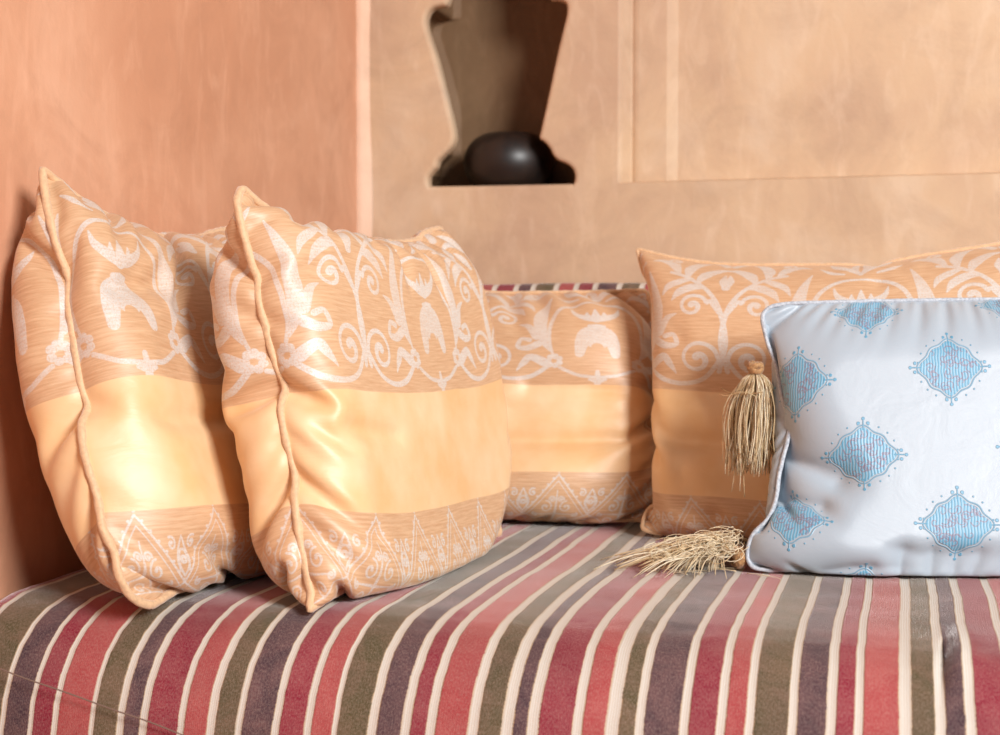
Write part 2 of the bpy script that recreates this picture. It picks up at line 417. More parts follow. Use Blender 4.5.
PW, PH, PX = .34, .50, .00042      # one damask repeat in metres
B1, B2 = .115, .265                # band boundaries up the cloth
def damask():
    c = Canvas(int(PW/PX), int(PH/PX), PX); U = PH-B2; cx = PW/2
    def g(x, y): return (cx+x*U, B2+y*U)
    def st(P, W, val=1., mir=True): c.stroke([g(*p) for p in P], [q*U for q in W], val, cx if mir else None)
    # medallion ring and its blades
    st([(.0, .71), (.12, .69), (.22, .60), (.27, .45), (.27, .3), (.24, .17)], [.02, .028, .03, .028, .022, .02])
    st([(.26, .78), (.31, .62), (.33, .48), (.31, .33), (.27, .25)], [.01, .06, .10, .08, .02])
    st([(.35, .36), (.40, .44), (.46, .47)], [.07, .05, .01])
    # crown
    st([(0, .52), (.06, .535), (.12, .58), (.14, .64)], [.07, .06, .04, .01])
    st([(0, .52), (.0, .62)], [.08, .01]); st([(.05, .54), (.05, .59)], [.05, .01])
    # horseshoe dome with notch
    st([(0, .40), (.05, .38), (.085, .31), (.10, .22)], [.13, .12, .09, .06]); c.dab(*g(0, .33), .07*U)
    st([(0, .20), (.0, .27)], [.11, .08], -1)
    st([(0, .455), (.04, .45)], [.035, .03])
    # festoon, rosettes, pendant
    for q in range(7):
        a = q*math.pi*2/7
        for sx in (-1, 1): c.dab(*g(sx*(.245+.035*math.cos(a)), .17+.035*math.sin(a)), .019*U)
    st([(.245, .17)]*2, [.03, .03], -1)
    st([(.21, .12), (.12, .07), (.05, .055), (0, .05)], [.025]*4); st([(0, .09), (0, .0)], [.03, .045]); st([(0, .02), (.045, .035)], [.04, .02])
    # tulip over the ring
    st([(.0, .76), (.05, .83), (.13, .88), (.17, .95)], [.02, .07, .06, .01]); st([(.02, .8), (.03, .9), (.0, .97)], [.02, .05, .01])
    st([(.09, .77), (.16, .80), (.22, .86)], [.02, .04, .01])
    # scrolling stems
    st([(.28, .13), (.38, .06), (.50, .04), (.62, .08), (.70, .18)]+[(x, y) for x, y in spiral(.585, .19, .115, 0, 1.35)], [.03, .035, .03, .028, .03, .03, .026, .022, .03, .05])
    st([(.34, .30), (.40, .27), (.46, .28), (.44, .34), (.39, .33)], [.06, .05, .035, .03, .035])
    st([(.30, .16), (.38, .20), (.42, .16), (.46, .10)], [.07, .06, .05, .01])
    st([(.70, .12), (.735, .3), (.70, .5), (.62, .64), (.5, .74), (.40, .78)], [.03, .034, .034, .03, .028, .03])
    st(spiral(.55, .52, .085, .3, 1.3), [.03, .026, .024, .024, .045])
    st([(.70, .48), (.66, .55), (.62, .55)], [.03, .05, .02])
    st([(.60, .66), (.54, .66), (.47, .62), (.43, .56)], [.03, .07, .06, .01])
    st([(.52, .73), (.46, .70), (.40, .66), (.37, .60)], [.03, .055, .05, .01])
    st([(.56, .70), (.60, .78), (.68, .84), (.74, .84)], [.03, .08, .06, .01])
    st([(.50, .75), (.50, .84), (.54, .92), (.60, .96)], [.03, .08, .07, .01])
    st([(.44, .78), (.40, .86), (.33, .90), (.27, .88)], [.03, .075, .06, .01])
    st(spiral(.40, .93, .05, -1.2, 1.1, -1), [.03, .024, .022, .035])
    st([(.70, .92), (.66, .97), (.6, 1.0)], [.05, .05, .02]); st([(.72, .66), (.74, .72), (.735, .78)], [.05, .06, .01])
    # lower border: lace diamonds
    n = 4; d = PW/n
    for k in range(n):
        x0 = d*(k+.5)
        def h(x, y): return (x0+x*d, y*B1)
        def s2(P, W, val=1.): c.stroke([h(*p) for p in P], [q*d for q in W], val, x0)
        s2([(0, .97), (.5, .38)], [.03, .03]); s2([(0, .88), (.46, .33)], [.018, .018])
        s2([(0, .05), (.5, .38)], [.03, .03])
        for q in range(8): 
            t = q/7.; c.dab(*h(.5*t, .97-.59*t+.03), .0016); c.dab(*h(-.5*t, .97-.59*t+.03), .0016)
        s2(spiral(.15, .50, .10, 1.6, 1.2), [.035, .03, .03, .05]); s2(spiral(.16, .24, .09, -1.6, 1.2, -1), [.035, .03, .03, .05])
        for cx_, cy_, r_, a_, g_ in ((.5, .60, .085, 0, 1), (.36, .72, .06, 2, -1), (.5, .20, .07, 3, 1), (.06, .62, .05, 0, 1), (.30, .36, .05, 1, -1)):
            s2(spiral(cx_, cy_, r_, a_, 1.2, g_), [.035, .03, .03, .045])
        s2([(.5, .44), (.42, .58), (.5, .78)], [.03, .05, .02]); s2([(.5, .0), (.44, .12), (.5, .3)], [.02, .05, .02])
        s2([(0, .36), (0, .75)], [.05, .02]); s2([(0, .36), (.30, .37)], [.05, .02]); s2([(.0, .36), (.0, .1)], [.05, .02]); 
    a = c.a
    img = bpy.data.images.new('damask_weave', c.w, c.h, float_buffer=False, is_data=True)
    rgba = np.ones((c.h, c.w, 4), np.float32); rgba[..., 0] = a
    yy = (np.arange(c.h)+.5)*PX
    mid = np.clip((yy-B1)/.0006, 0, 1)*np.clip((B2-yy)/.0006, 0, 1)
    rgba[..., 1] = mid[:, None]; rgba[..., 2] = 0
    img.pixels.foreach_set(rgba.ravel()); img.pack(); return img
IMG_D = damask()

def gold_fabric():
    k = NT('gold_damask'); uv = k.n('ShaderNodeUVMap').outputs[0]
    tx = k.n('ShaderNodeTexImage', image=IMG_D, interpolation='Cubic', extension='REPEAT')
    k.l(uv, tx.inputs[0]); sp = k.n('ShaderNodeSeparateColor'); k.l(tx.outputs[0], sp.inputs[0])
    pat, mid = sp.outputs[0], sp.outputs[1]
    slub = k.noise(uv, 60, 4, .6, stretch=(.18, 3.5, 1)); fine = k.noise(uv, 260, 2, .6, stretch=(.15, 2.2, 1))
    blot = k.noise(uv, 5, 3)
    ground = k.mix(k.ramp(slub, [(.3, (0, 0, 0, 1)), (.75, (1, 1, 1, 1))]), lin((196, 150, 110)), lin((224, 186, 148)))
    silver = k.mix(k.ramp(fine, [(.3, (0, 0, 0, 1)), (.7, (1, 1, 1, 1))]), lin((200, 196, 190)), lin((226, 222, 218)))
    brk = k.ramp(k.noise(uv, 190, 3, .7), [(.36, (.35, .35, .35, 1)), (.52, (1, 1, 1, 1))])
    weave_sheen_fade = k.math('MULTIPLY', k.math('MULTIPLY', pat, brk), k.math('MULTIPLY_ADD', k.ramp(slub, [(.2, (0, 0, 0, 1)), (.55, (1, 1, 1, 1))]), .35, .6))
    weave_sheen_fade = k.math('MULTIPLY', weave_sheen_fade, k.ramp(k.noise(uv, 3.2, 3), [(.3, (.62, .62, .62, 1)), (.6, (1, 1, 1, 1))]))  # broad random fade of the silver pattern: shifting sheen put into the colour
    a = k.mix(weave_sheen_fade, ground, silver)
    satin = k.mix(k.ramp(blot, [(.35, (0, 0, 0, 1)), (.7, (1, 1, 1, 1))]), lin((232, 186, 132)), lin((240, 206, 164)))
    col = k.mix(mid, a, satin)
    k.l(col, k.b.inputs['Base Color'])
    k.l(k.math('MULTIPLY_ADD', mid, .0, .48), k.b.inputs['Roughness'])
    k.b.inputs['Specular IOR Level'].default_value = .75
    k.b.inputs['Sheen Weight'].default_value = .35; k.b.inputs['Sheen Roughness'].default_value = .35
    k.b.inputs['Sheen Tint'].default_value = (1, .93, .84, 1)
    wr = k.noise(uv, 7, 4, .55, stretch=(.7, 2.2, 1), dist=.8)
    h = k.math('ADD', k.math('MULTIPLY', pat, .5), k.math('MULTIPLY', fine, .35))
    h = k.math('ADD', h, k.math('MULTIPLY', wr, 6))
    h = k.math('ADD', h, k.math('MULTIPLY', slub, .3))
    k.bump(h, .35, .0007)
    return k.m
M_gold = gold_fabric()
def plain(name, col, rough=.7, sheen=.3, nscale=300, bumpd=.0006, col2=None):
    k = NT(name); co = k.n('ShaderNodeTexCoord').outputs['Object']
    n = k.noise(co, nscale, 3, .6)
    c2 = lin(col2) if col2 else tuple(x*.8 for x in lin(col)[:3])+(1,)
    k.l(k.ramp(n, [(.3, c2), (.65, lin(col))]), k.b.inputs['Base Color'])
    k.b.inputs['Roughness'].default_value = rough; k.b.inputs['Sheen Weight'].default_value = sheen
    k.bump(n, .5, bumpd); return k.m
M_cord = plain('gold_cord', (228, 188, 146), .6, .4, 220, .0012)
M_bluecord = plain('pale_grey_cord', (196, 202, 210), .6, .3, 260, .0010, (150, 156, 166))
M_stitch = plain('dark_stitching', (74, 78, 92), .8, .1, 300)

# ------------------------------------------------------------------ cushions: little cloth solver
def resample(P, n):
    P = np.array(P, float); m = len(P); out = []
    for i in range(m-1):
        p0, p1, p2, p3 = P[max(i-1, 0)], P[i], P[i+1], P[min(i+2, m-1)]
        for q in range(12):
            t = q/12; out.append(.5*(2*p1+(p2-p0)*t+(2*p0-5*p1+4*p2-p3)*t*t+(3*p1-p0-3*p2+p3)*t**3))
    out.append(P[-1]); out = np.array(out)
    L = np.r_[0, np.cumsum(np.linalg.norm(np.diff(out, axis=0), axis=1))]
    u = np.linspace(0, L[-1], n)
    return np.stack([np.interp(u, L, out[:, k]) for k in range(3)], 1)

def sheet(curves, N, W, H, full, press, seed, planes, NX, NY, grav=.00003, bend=.35, steps=(160, 120, 80), force=None, cap=.08, dents=()):
    """bottom, top run near->far; near, far run bottom->top. The seam is held, the cloth between billows."""
    bt, tp, nr, fr = curves
    P = None
    rs = np.random.RandomState(seed)
    for lv, (nx, ny) in enumerate(((NX//4, NY//4), (NX//2, NY//2), (NX, NY))):
        b, t, l, r = resample(bt, nx+1), resample(tp, nx+1), resample(nr, ny+1), resample(fr, ny+1)
        u = np.linspace(0, 1, nx+1)[None, :, None]; v = np.linspace(0, 1, ny+1)[:, None, None]
        if P is None:
            P = REF = (1-v)*b[None]+v*t[None]+(1-u)*l[:, None]+u*r[:, None]-((1-u)*(1-v)*l[0]+u*(1-v)*r[0]+(1-u)*v*l[-1]+u*v*r[-1])
            P = P+N*(.02*np.sin(math.pi*u)*np.sin(math.pi*v)+.012*rs.rand(ny+1, nx+1, 1)*np.sin(math.pi*u)*np.sin(math.pi*v))
        else:
            ox, oy = np.linspace(0, 1, P.shape[1]), np.linspace(0, 1, P.shape[0])
            Q = np.stack([np.stack([np.interp(u[0, :, 0], ox, P[j, :, k]) for j in range(P.shape[0])]) for k in range(3)], 2)
            P = np.stack([np.stack([np.interp(v[:, 0, 0], oy, Q[:, i, k]) for i in range(nx+1)], 1) for k in range(3)], 2)
            P = P+.0012*rs.randn(ny+1, nx+1, 1)*N
        REF = (1-v)*b[None]+v*t[None]+(1-u)*l[:, None]+u*r[:, None]-((1-u)*(1-v)*l[0]+u*(1-v)*r[0]+(1-u)*v*l[-1]+u*v*r[-1])
        hyd = 1.45-.9*v
        capm = np.full(P.shape[:2], cap)
        UU, VV = np.meshgrid(u[0, :, 0]*W, v[:, 0, 0]*H)
        for (ua, va, ub, vb, wd, dp) in dents:
            ax, ay, bx, by = ua*W, va*H, ub*W, vb*H; L2 = (bx-ax)**2+(by-ay)**2+1e-9
            t_ = np.clip(((UU-ax)*(bx-ax)+(VV-ay)*(by-ay))/L2, 0, 1)
            dist = np.hypot(UU-ax-t_*(bx-ax), VV-ay-t_*(by-ay))
            capm = capm-dp*np.exp(-(dist/wd)**2)*(1-.5*t_)
        def pin():
            P[0], P[-1], P[:, 0], P[:, -1] = b, t, l, r
        pin()
        rx, ry = W*full/nx, H*full/ny; rd = math.hypot(rx, ry); V = np.zeros_like(P)
        sets = []
        def add(di, dj, rest, k, kc, period):
            # split into independent colours along the stepping axis
            for c in range(2):
                if dj:
                    rows = np.array([j for j in range(P.shape[0]-dj) if (j//dj) % 2 == c])
                    i0, i1 = (0, P.shape[1]-di) if di >= 0 else (-di, P.shape[1])
                    sets.append((rows, slice(i0, i1), rows+dj, slice(i0+di, i1+di), rest, k, kc))
                else:
                    colsx = np.array([i for i in range(P.shape[1]-di) if (i//di) % 2 == c])
                    sets.append((slice(None), colsx, slice(None), colsx+di, rest, k, kc))
        add(1, 0, rx, 1, .85, 2); add(0, 1, ry, 1, .85, 2); add(1, 1, rd, .5, .25, 2); add(-1, 1, rd, .5, .25, 2)
        add(2, 0, 2*rx, 0, bend, 4); add(0, 2, 2*ry, 0, bend, 4)
        sc = (NX/nx)
        for it in range(steps[lv]):
            du = np.zeros_like(P); dv = np.zeros_like(P)
            du[:, 1:-1] = P[:, 2:]-P[:, :-2]; dv[1:-1] = P[2:]-P[:-2]
            n = np.cross(du, dv); ln = np.linalg.norm(n, axis=2, keepdims=True); n = n/np.maximum(ln, 1e-9)
            if (n*N).sum() < 0: n = -n
            old = P.copy()
            P = P+V*.9+n*press*sc*hyd; P[..., 2] -= grav*sc
            if force is not None: P = force(P, sc)
            for sw in range(5):
                for (ja, ia, jb, ib, rest, k, kc) in sets:
                    A = P[ja][:, ia] if not isinstance(ja, slice) else P[:, ia]
                    B = P[jb][:, ib] if not isinstance(jb, slice) else P[:, ib]
                    d = B-A; L = np.sqrt((d*d).sum(2, keepdims=True))+1e-9
                    e = L-rest; kk = np.where(e > 0, k, kc)*.5
                    cor = d*(e/L*kk)
                    if isinstance(ja, slice): P[:, ia] = A+cor; P[:, ib] = B-cor
                    else: P[ja, ia] = A+cor; P[jb, ib] = B-cor
                dd = ((P-REF)@N)-capm; P -= np.where(dd > 0, dd*.7, 0)[..., None]*N
                for (pn, po) in planes:
                    dd = po-(P@pn); P += np.where(dd > 0, dd, 0)[..., None]*pn
                pin()
            V = np.clip(P-old, -.004, .004)
    return P

def grid_mesh(P, uvf, NX, NY, flip):
    v = P.reshape(-1, 3); f = []
    for j in range(NY):
        for i in range(NX):
            a = j*(NX+1)+i; q = (a, a+1, a+NX+2, a+NX+1); f.append(q[::-1] if flip else q)
    return v, f, [uvf(i/NX, j/NY) for j in range(NY+1) for i in range(NX+1)]

def tube(path, r, sides=8, twist=0, ridge=0, lobes=3, closed=True, wob=0):
    P = np.array(path); n = len(P); v, f = [], []
    up = np.array((.13, .21, .97)); 
    T = (np.roll(P, -1, 0)-np.roll(P, 1, 0)) if closed else np.gradient(P, axis=0)
    T /= np.linalg.norm(T, axis=1)[:, None]+1e-12
    a = np.cross(T[0], up); a /= np.linalg.norm(a); s = 0
    for i in range(n):
        a = a-T[i]*(a@T[i]); a /= np.linalg.norm(a); b = np.cross(T[i], a)
        if i: s += np.linalg.norm(P[i]-P[i-1])
        for k in range(sides):
            th = 2*math.pi*k/sides
            rr = r*(1+ridge*math.cos(lobes*th+s*twist))+wob*noise.noise(Vector((s*45, th, 2)))
            v.append(P[i]+(a*math.cos(th)+b*math.sin(th))*rr)
    m = n if closed else n-1
    for i in range(m):
        for k in range(sides):
            f.append((i*sides+k, i*sides+(k+1) % sides, ((i+1) % n)*sides+(k+1) % sides, ((i+1) % n)*sides+k))
    if not closed: f += [tuple(range(sides))[::-1], tuple((n-1)*sides+k for k in range(sides))]
    return v, f

def cushion(name, label, group, curves, N, W, H, full, press, seed, planes, bands=None, uoff=0, NX=80, NY=64,
            fmat=None, cord=None, cord_r=.0048, grav=.00005, uvf=None, bend=.3, fronts=(1, 1), caps=(.08, .08), twist=320, fulls=None, dents=((), ()), slope=0):
    N = np.array(N, float); N /= np.linalg.norm(N)
    bt, tp, nr, fr = curves
    base = np.mean([bt[0], bt[-1]], 0)
    root = thing(name, label, 'cushion', group, loc=tuple(base))
    if uvf is None:
        b1, b2 = bands
        def uvf(u, v):
            sh = slope*min(1, u/.6)
            y = np.interp(v, [0, b1+sh, b2+sh, 1], [0, B1, B2, PH])
            return ((u*W+uoff)/PW, y/PH)
    V, F, UV = [], [], []
    fulls = fulls or (full, full)
    for s, fl, cp, full, dn in ((1, fronts[0], caps[0], fulls[0], dents[0]), (-1, fronts[1], caps[1], fulls[1], dents[1])):
        P = sheet(curves, N*s, W, H, full, press*fl, seed+s, planes, NX, NY, grav, bend, cap=cp, dents=dn)
        v, f, uv = grid_mesh(P, uvf, NX, NY, s < 0)
        o = len(V); V += [tuple(q) for q in v-base]; F += [tuple(o+i for i in q) for q in f]; UV += uv
    me = mesh_from(V, F)
    uvl = me.uv_layers.new(name='UVMap'); li = np.zeros(len(me.loops), int); me.loops.foreach_get('vertex_index', li)
    uvl.data.foreach_set('uv', np.array(UV)[li].ravel())
    bm = bmesh.new(); bm.from_mesh(me); bmesh.ops.remove_doubles(bm, verts=bm.verts, dist=1e-5)
    bmesh.ops.recalc_face_normals(bm, faces=bm.faces); bm.to_mesh(me); bm.free()
    c = link('cushion_cover', me, fmat, root)
    sb = c.modifiers.new('smooth', 'SUBSURF'); sb.levels = 1; sb.render_levels = 1
    # piping sewn along the seam
    path = np.vstack([resample(bt, 150)[:-1], resample(fr, 150)[:-1], resample(tp, 150)[::-1][:-1], resample(nr, 150)[::-1][:-1]])
    path[:, 2] = np.maximum(path[:, 2], cord_r+.0005)
    for _ in range(2): path = (np.roll(path, 1, 0)+2*path+np.roll(path, -1, 0))/4
    v, f = tube(path-base, cord_r, 10, twist, .05, 2, True, cord_r*.28)
    link('piping', mesh_from(v, f), cord, root)
    return root, base

SEATP = (np.array((0., 0, 1)), .0035); WALLP = (np.array((1., 0, 0)), XL+.003)
def off(P, d): return [tuple(np.array(p)+np.array(d)) for p in P]

# --- right-hand of the two standing gold cushions (sharp foreground)
nr2 = [(-0.613, 1.379, 0.004), (-0.616, 1.392, 0.017), (-0.623, 1.396, 0.041), (-0.632, 1.399, 0.076), (-0.643, 1.41, 0.117), (-0.648, 1.423, 0.143), (-0.659, 1.423, 0.182), (-0.668, 1.43, 0.217), (-0.672, 1.45, 0.239), (-0.68, 1.444, 0.265), (-0.691, 1.442, 0.304), (-0.701, 1.443, 0.341), (-0.706, 1.453, 0.361), (-0.712, 1.449, 0.38), (-0.721, 1.448, 0.413), (-0.731, 1.451, 0.45), (-0.734, 1.47, 0.467)]
tp2 = [(-0.734, 1.47, 0.467), (-0.726, 1.505, 0.45), (-0.715, 1.559, 0.431), (-0.705, 1.626, 0.42), (-0.696, 1.709, 0.416), (-0.687, 1.806, 0.419), (-0.679, 1.902, 0.426), (-0.678, 1.945, 0.44), (-0.675, 2.008, 0.45)]
fr2 = [(-0.558, 1.928, 0.004), (-0.600, 1.975, 0.12), (-0.615, 1.98, 0.2), (-0.646, 1.992, 0.342), (-0.675, 2.008, 0.45)]
bt2 = [(-0.613, 1.379, 0.004), (-.606, 1.43, .012), (-.60, 1.52, .012), (-.59, 1.65, .012), (-.58, 1.8, .012), (-0.558, 1.928, 0.004)]
cushion('gold_cushion', 'gold damask cushion with a bright satin band, second from left, nearest the camera', 'gold damask cushions',
        (bt2, tp2, nr2, fr2), (.959, -.097, .267), .56, .485, 1.15, .0003, 11, [SEATP], (.235, .50), .21, fmat=M_gold, cord=M_cord, slope=.05, caps=(.063, .086), fulls=(1.15, 1.22),
        dents=([(.0, .76, .13, .77, .010, .03), (0, .58, .10, .60, .008, .02), (0, .42, .30, .43, .010, .012), (0, .36, .12, .38, .008, .02), (.02, .12, .40, .02, .010, .03), (0, .22, .16, .20, .009, .02)],
               [(0, v_, .16, v_-.02, .010, .025) for v_ in (.2, .31, .38, .45, .62, .76)]))
# --- left-hand standing gold cushion, against the left wall
nr1 = [(-0.786, 1.352, 0.004), (-0.795, 1.325, 0.018), (-0.803, 1.312, 0.045), (-0.809, 1.314, 0.068), (-0.819, 1.308, 0.093), (-0.831, 1.317, 0.127), (-0.845, 1.318, 0.165), (-0.858, 1.33, 0.2), (-0.866, 1.356, 0.219), (-0.875, 1.358, 0.243), (-0.894, 1.373, 0.293), (-0.91, 1.388, 0.336), (-0.919, 1.405, 0.36), (-0.924, 1.404, 0.375), (-0.938, 1.402, 0.414), (-0.953, 1.411, 0.454), (-0.967, 1.425, 0.491)]
tp1 = [(-0.967, 1.425, 0.491), (-0.963, 1.454, 0.477), (-0.955, 1.505, 0.452), (-0.95, 1.588, 0.433), (-0.949, 1.674, 0.423), (-0.953, 1.764, 0.427), (-0.96, 1.835, 0.44), (-0.967, 1.929, 0.452)]
fr1 = [(-0.8, 1.876, 0.004), (-0.86, 1.88, 0.15), (-0.925, 1.89, 0.342), (-0.967, 1.929, 0.452)]
bt1 = [(-0.786, 1.352, 0.004), (-.785, 1.40, .012), (-.785, 1.5, .012), (-.79, 1.7, .012), (-0.8, 1.876, 0.004)]
cushion('gold_cushion', 'gold damask cushion touching the left wall, leftmost of all the cushions', 'gold damask cushions',
        (bt1, tp1, nr1, fr1), (.939, .026, .343), .56, .50, 1.14, .0003, 23, [SEATP, WALLP], (.235, .50), .10, fmat=M_gold, cord=M_cord, slope=.03, caps=(.07, .092), fulls=(1.15, 1.25),
        dents=([(.0, .68, .25, .74, .010, .035), (.12, .42, .42, .45, .010, .014), (.02, .40, .12, .38, .008, .02), (.04, .17, .45, .10, .012, .035), (.05, .06, .3, .04, .010, .03), (0, .28, .14, .27, .008, .02)],
               [(0, v_, .16, v_-.03, .010, .028) for v_ in (.16, .27, .36, .45, .60, .70)]))
# --- gold cushion lying back in the middle, against the backrest
BACKP = (np.array((0., -1, 0)), -2.252)
rt3 = [(-0.378, 2.078, 0.010), (-0.367, 2.085, 0.022), (-0.358, 2.092, 0.04), (-0.363, 2.111, 0.098), (-0.363, 2.123, 0.131), (-0.385, 2.129, 0.151), (-0.371, 2.137, 0.174), (-0.377, 2.147, 0.203), (-0.369, 2.152, 0.218), (-0.376, 2.175, 0.286), (-0.39, 2.199, 0.345), (-0.397, 2.202, 0.358)]
tp3 = [(-.915, 2.193, .375), (-.85, 2.197, .366), (-0.739, 2.197, 0.36), (-0.635, 2.197, 0.355), (-0.552, 2.198, 0.355), (-0.47, 2.199, 0.356), (-0.397, 2.202, 0.358)]
lf3 = [(-.92, 2.07, .010), (-.90, 2.10, .1), (-.90, 2.15, .25), (-.915, 2.193, .375)]
bt3 = [(-.92, 2.07, .010), (-.7, 2.04, .012), (-.5, 2.045, .012), (-0.378, 2.078, 0.010)]
cushion('gold_cushion', 'gold damask cushion lying back in the middle, below the narrow striped bolster edge', 'gold damask cushions',
        (bt3, tp3, lf3, rt3), (0, -.95, .32), .55, .40, 1.13, .0003, 31, [SEATP, BACKP], (.23, .55), .06, caps=(.075, .075), dents=([(1, .36, .50, .355, .008, .036), (1, .45, .6, .47, .010, .028), (1, .53, .65, .54, .009, .028), (.98, .12, .6, .05, .012, .03), (1, .70, .86, .70, .010, .02)], ()), fmat=M_gold, cord=M_cord, cord_r=.0034)
# --- gold cushion behind the pale blue one
lf4 = [(-0.332, 1.990, 0.006), (-0.359, 1.989, 0.010), (-0.361, 1.994, 0.02), (-0.354, 2.0, 0.039), (-0.335, 2.003, 0.048), (-0.327, 2.003, 0.056), (-0.337, 2.014, 0.084), (-0.343, 2.022, 0.108), (-0.341, 2.034, 0.144), (-0.331, 2.039, 0.16), (-0.343, 2.043, 0.171), (-0.346, 2.053, 0.2), (-0.34, 2.061, 0.223), (-0.353, 2.075, 0.264), (-0.36, 2.09, 0.307), (-0.366, 2.105, 0.351), (-0.384, 2.117, 0.385), (-0.397, 2.13, 0.421)]
tp4 = [(-0.397, 2.13, 0.421), (-0.353, 2.123, 0.409), (-0.298, 2.117, 0.399), (-0.238, 2.111, 0.394), (-0.15, 2.106, 0.393), (-0.078, 2.101, 0.392), (-0.043, 2.097, 0.386), (-0.022, 2.098, 0.395), (0.019, 2.099, 0.404), (0.074, 2.098, 0.412), (0.127, 2.097, 0.42), (0.225, 2.096, 0.435)]
rt4 = [(0.198, 1.99, 0.006), (0.185, 2.03, 0.12), (0.189, 2.05, 0.205), (.195, 2.07, .32), (0.225, 2.096, 0.435)]
bt4 = [(-0.332, 1.99, 0.006), (-.2, 1.985, .012), (0, 1.985, .012), (0.198, 1.99, 0.006)]
cushion('gold_cushion', 'gold damask cushion standing behind the pale blue cushion and its tassel', 'gold damask cushions',
        (bt4, tp4, lf4, rt4), (-.059, -.947, .316), .575, .45, 1.12, .0003, 47, [SEATP, BACKP], (.225, .54), .2, caps=(.07, .07), dents=([(0, .40, .40, .39, .009, .036), (0, .52, .30, .53, .010, .024), (0, .20, .22, .17, .012, .03), (0, .70, .14, .69, .012, .02), (.60, 1, .58, .86, .014, .035), (0, .30, .15, .29, .009, .02)], ()), fmat=M_gold, cord=M_cord, cord_r=.0034)

# ------------------------------------------------------------------ pale blue cushion
def blue_image():
    px = .0004; W5, H5 = .40, .36; w, h = int(W5/px), int(H5/px)
    fill = Canvas(w, h, px); line = Canvas(w, h, px); red = Canvas(w, h, px); ticks = Canvas(w, h, px)
    rs = random.Random(5)
    cents = []
    # measured places of the embroidered medallions, in metres on the cloth
    cents = [(.050, .250), (.046, .088), (.123, .168), (.123, .338), (.123, .004), (.214, .262), (.214, .094), (.300, .176), (.300, .345), (.300, .01), (.388, .262), (.388, .094)]
    X = (np.arange(w)+.5)*px; Y = ((np.arange(h)+.5)*px)[:, None]
    F = np.zeros((h, w), np.float32); Lc = np.zeros_like(F); H = np.zeros_like(F)
    for cx, cy in cents:
        dx, dy = X-cx, Y-cy
        a = np.arctan2(dy, dx); r = np.hypot(dx, dy)
        # ogee outline: four points with rounded shoulders
        R = .0285+.0062*np.abs(np.cos(a))**12+.0035*np.abs(np.sin(a))**14+.0013*np.cos(a*8)
        F = np.maximum(F, np.clip((R-.003-r)/.0005, 0, 1)); Lc = np.maximum(Lc, np.clip(1-np.abs(r-R+.001)/.0011, 0, 1))
        Lc = np.maximum(Lc, .6*np.clip(1-np.abs(r-R+.0052)/.0006, 0, 1))
        for k in range(4):
            an = k*math.pi/2; R0 = .0365 if k % 2 == 0 else .0335
            for q in (-1, 0, 1):
                rr = R0+(.006 if q == 0 else .001)
                line.dab(cx+rr*math.cos(an)-q*.0048*math.sin(an), cy+rr*math.sin(an)+q*.0048*math.cos(an), .0017)
            line.stroke([(cx+(R0-.006)*math.cos(an), cy+(R0-.006)*math.sin(an)), (cx+(R0+.004)*math.cos(an), cy+(R0+.004)*math.sin(an))], [.0014, .0014])
        for k in range(20):
            an = (k+.5)*2*math.pi/20
            line.dab(cx+.0345*math.cos(an), cy+.0335*math.sin(an), .0009)
        for k in range(34):
            an = rs.random()*6.28; rr = rs.random()**.5*.025; x0, y0 = cx+rr*math.cos(an)*1.1, cy+rr*math.sin(an)
            red.stroke(spiral(x0, y0, .0045+.002*rs.random(), rs.random()*6, .8, rs.choice((-1, 1)), 6), [.0015, .0010])
    line.a = np.maximum(line.a, Lc)
    hatch = .5+.5*np.sin(X*2*math.pi/.0031+.6*np.sin(Y*420))
    base = np.zeros((h, w, 3), np.float32); base[:] = lin((170, 181, 191))[:3]
    blue = np.array(lin((84, 152, 184))[:3]); pale = np.array(lin((148, 182, 202))[:3]); rdc = np.array(lin((136, 104, 122))[:3]); dk = np.array(lin((70, 146, 180))[:3])
    inner = pale*(1-hatch[..., None])+blue*hatch[..., None]
    base = base*(1-F[..., None])+inner*F[..., None]
    m = (red.a*F*.75)[..., None]; base = base*(1-m)+rdc*m
    m = (line.a*.85)[..., None]; base = base*(1-m)+dk*m
    hgt = np.maximum(F*(.5+.5*hatch), line.a)
    rgba = np.ones((h, w, 4), np.float32); s = np.clip(base, 0, 1)
    rgba[..., :3] = np.where(s <= .0031308, s*12.92, 1.055*s**(1/2.4)-.055)
    rgba[..., 3] = 1
    img = bpy.data.images.new('blue_embroidery', w, h); img.pixels.foreach_set(rgba.ravel()); img.pack()
    r2 = np.ones((h, w, 4), np.float32); r2[..., 0] = hgt; r2[..., 1] = F
    im2 = bpy.data.images.new('blue_embroidery_height', w, h, is_data=True); im2.pixels.foreach_set(r2.ravel()); im2.pack()
    return img, im2
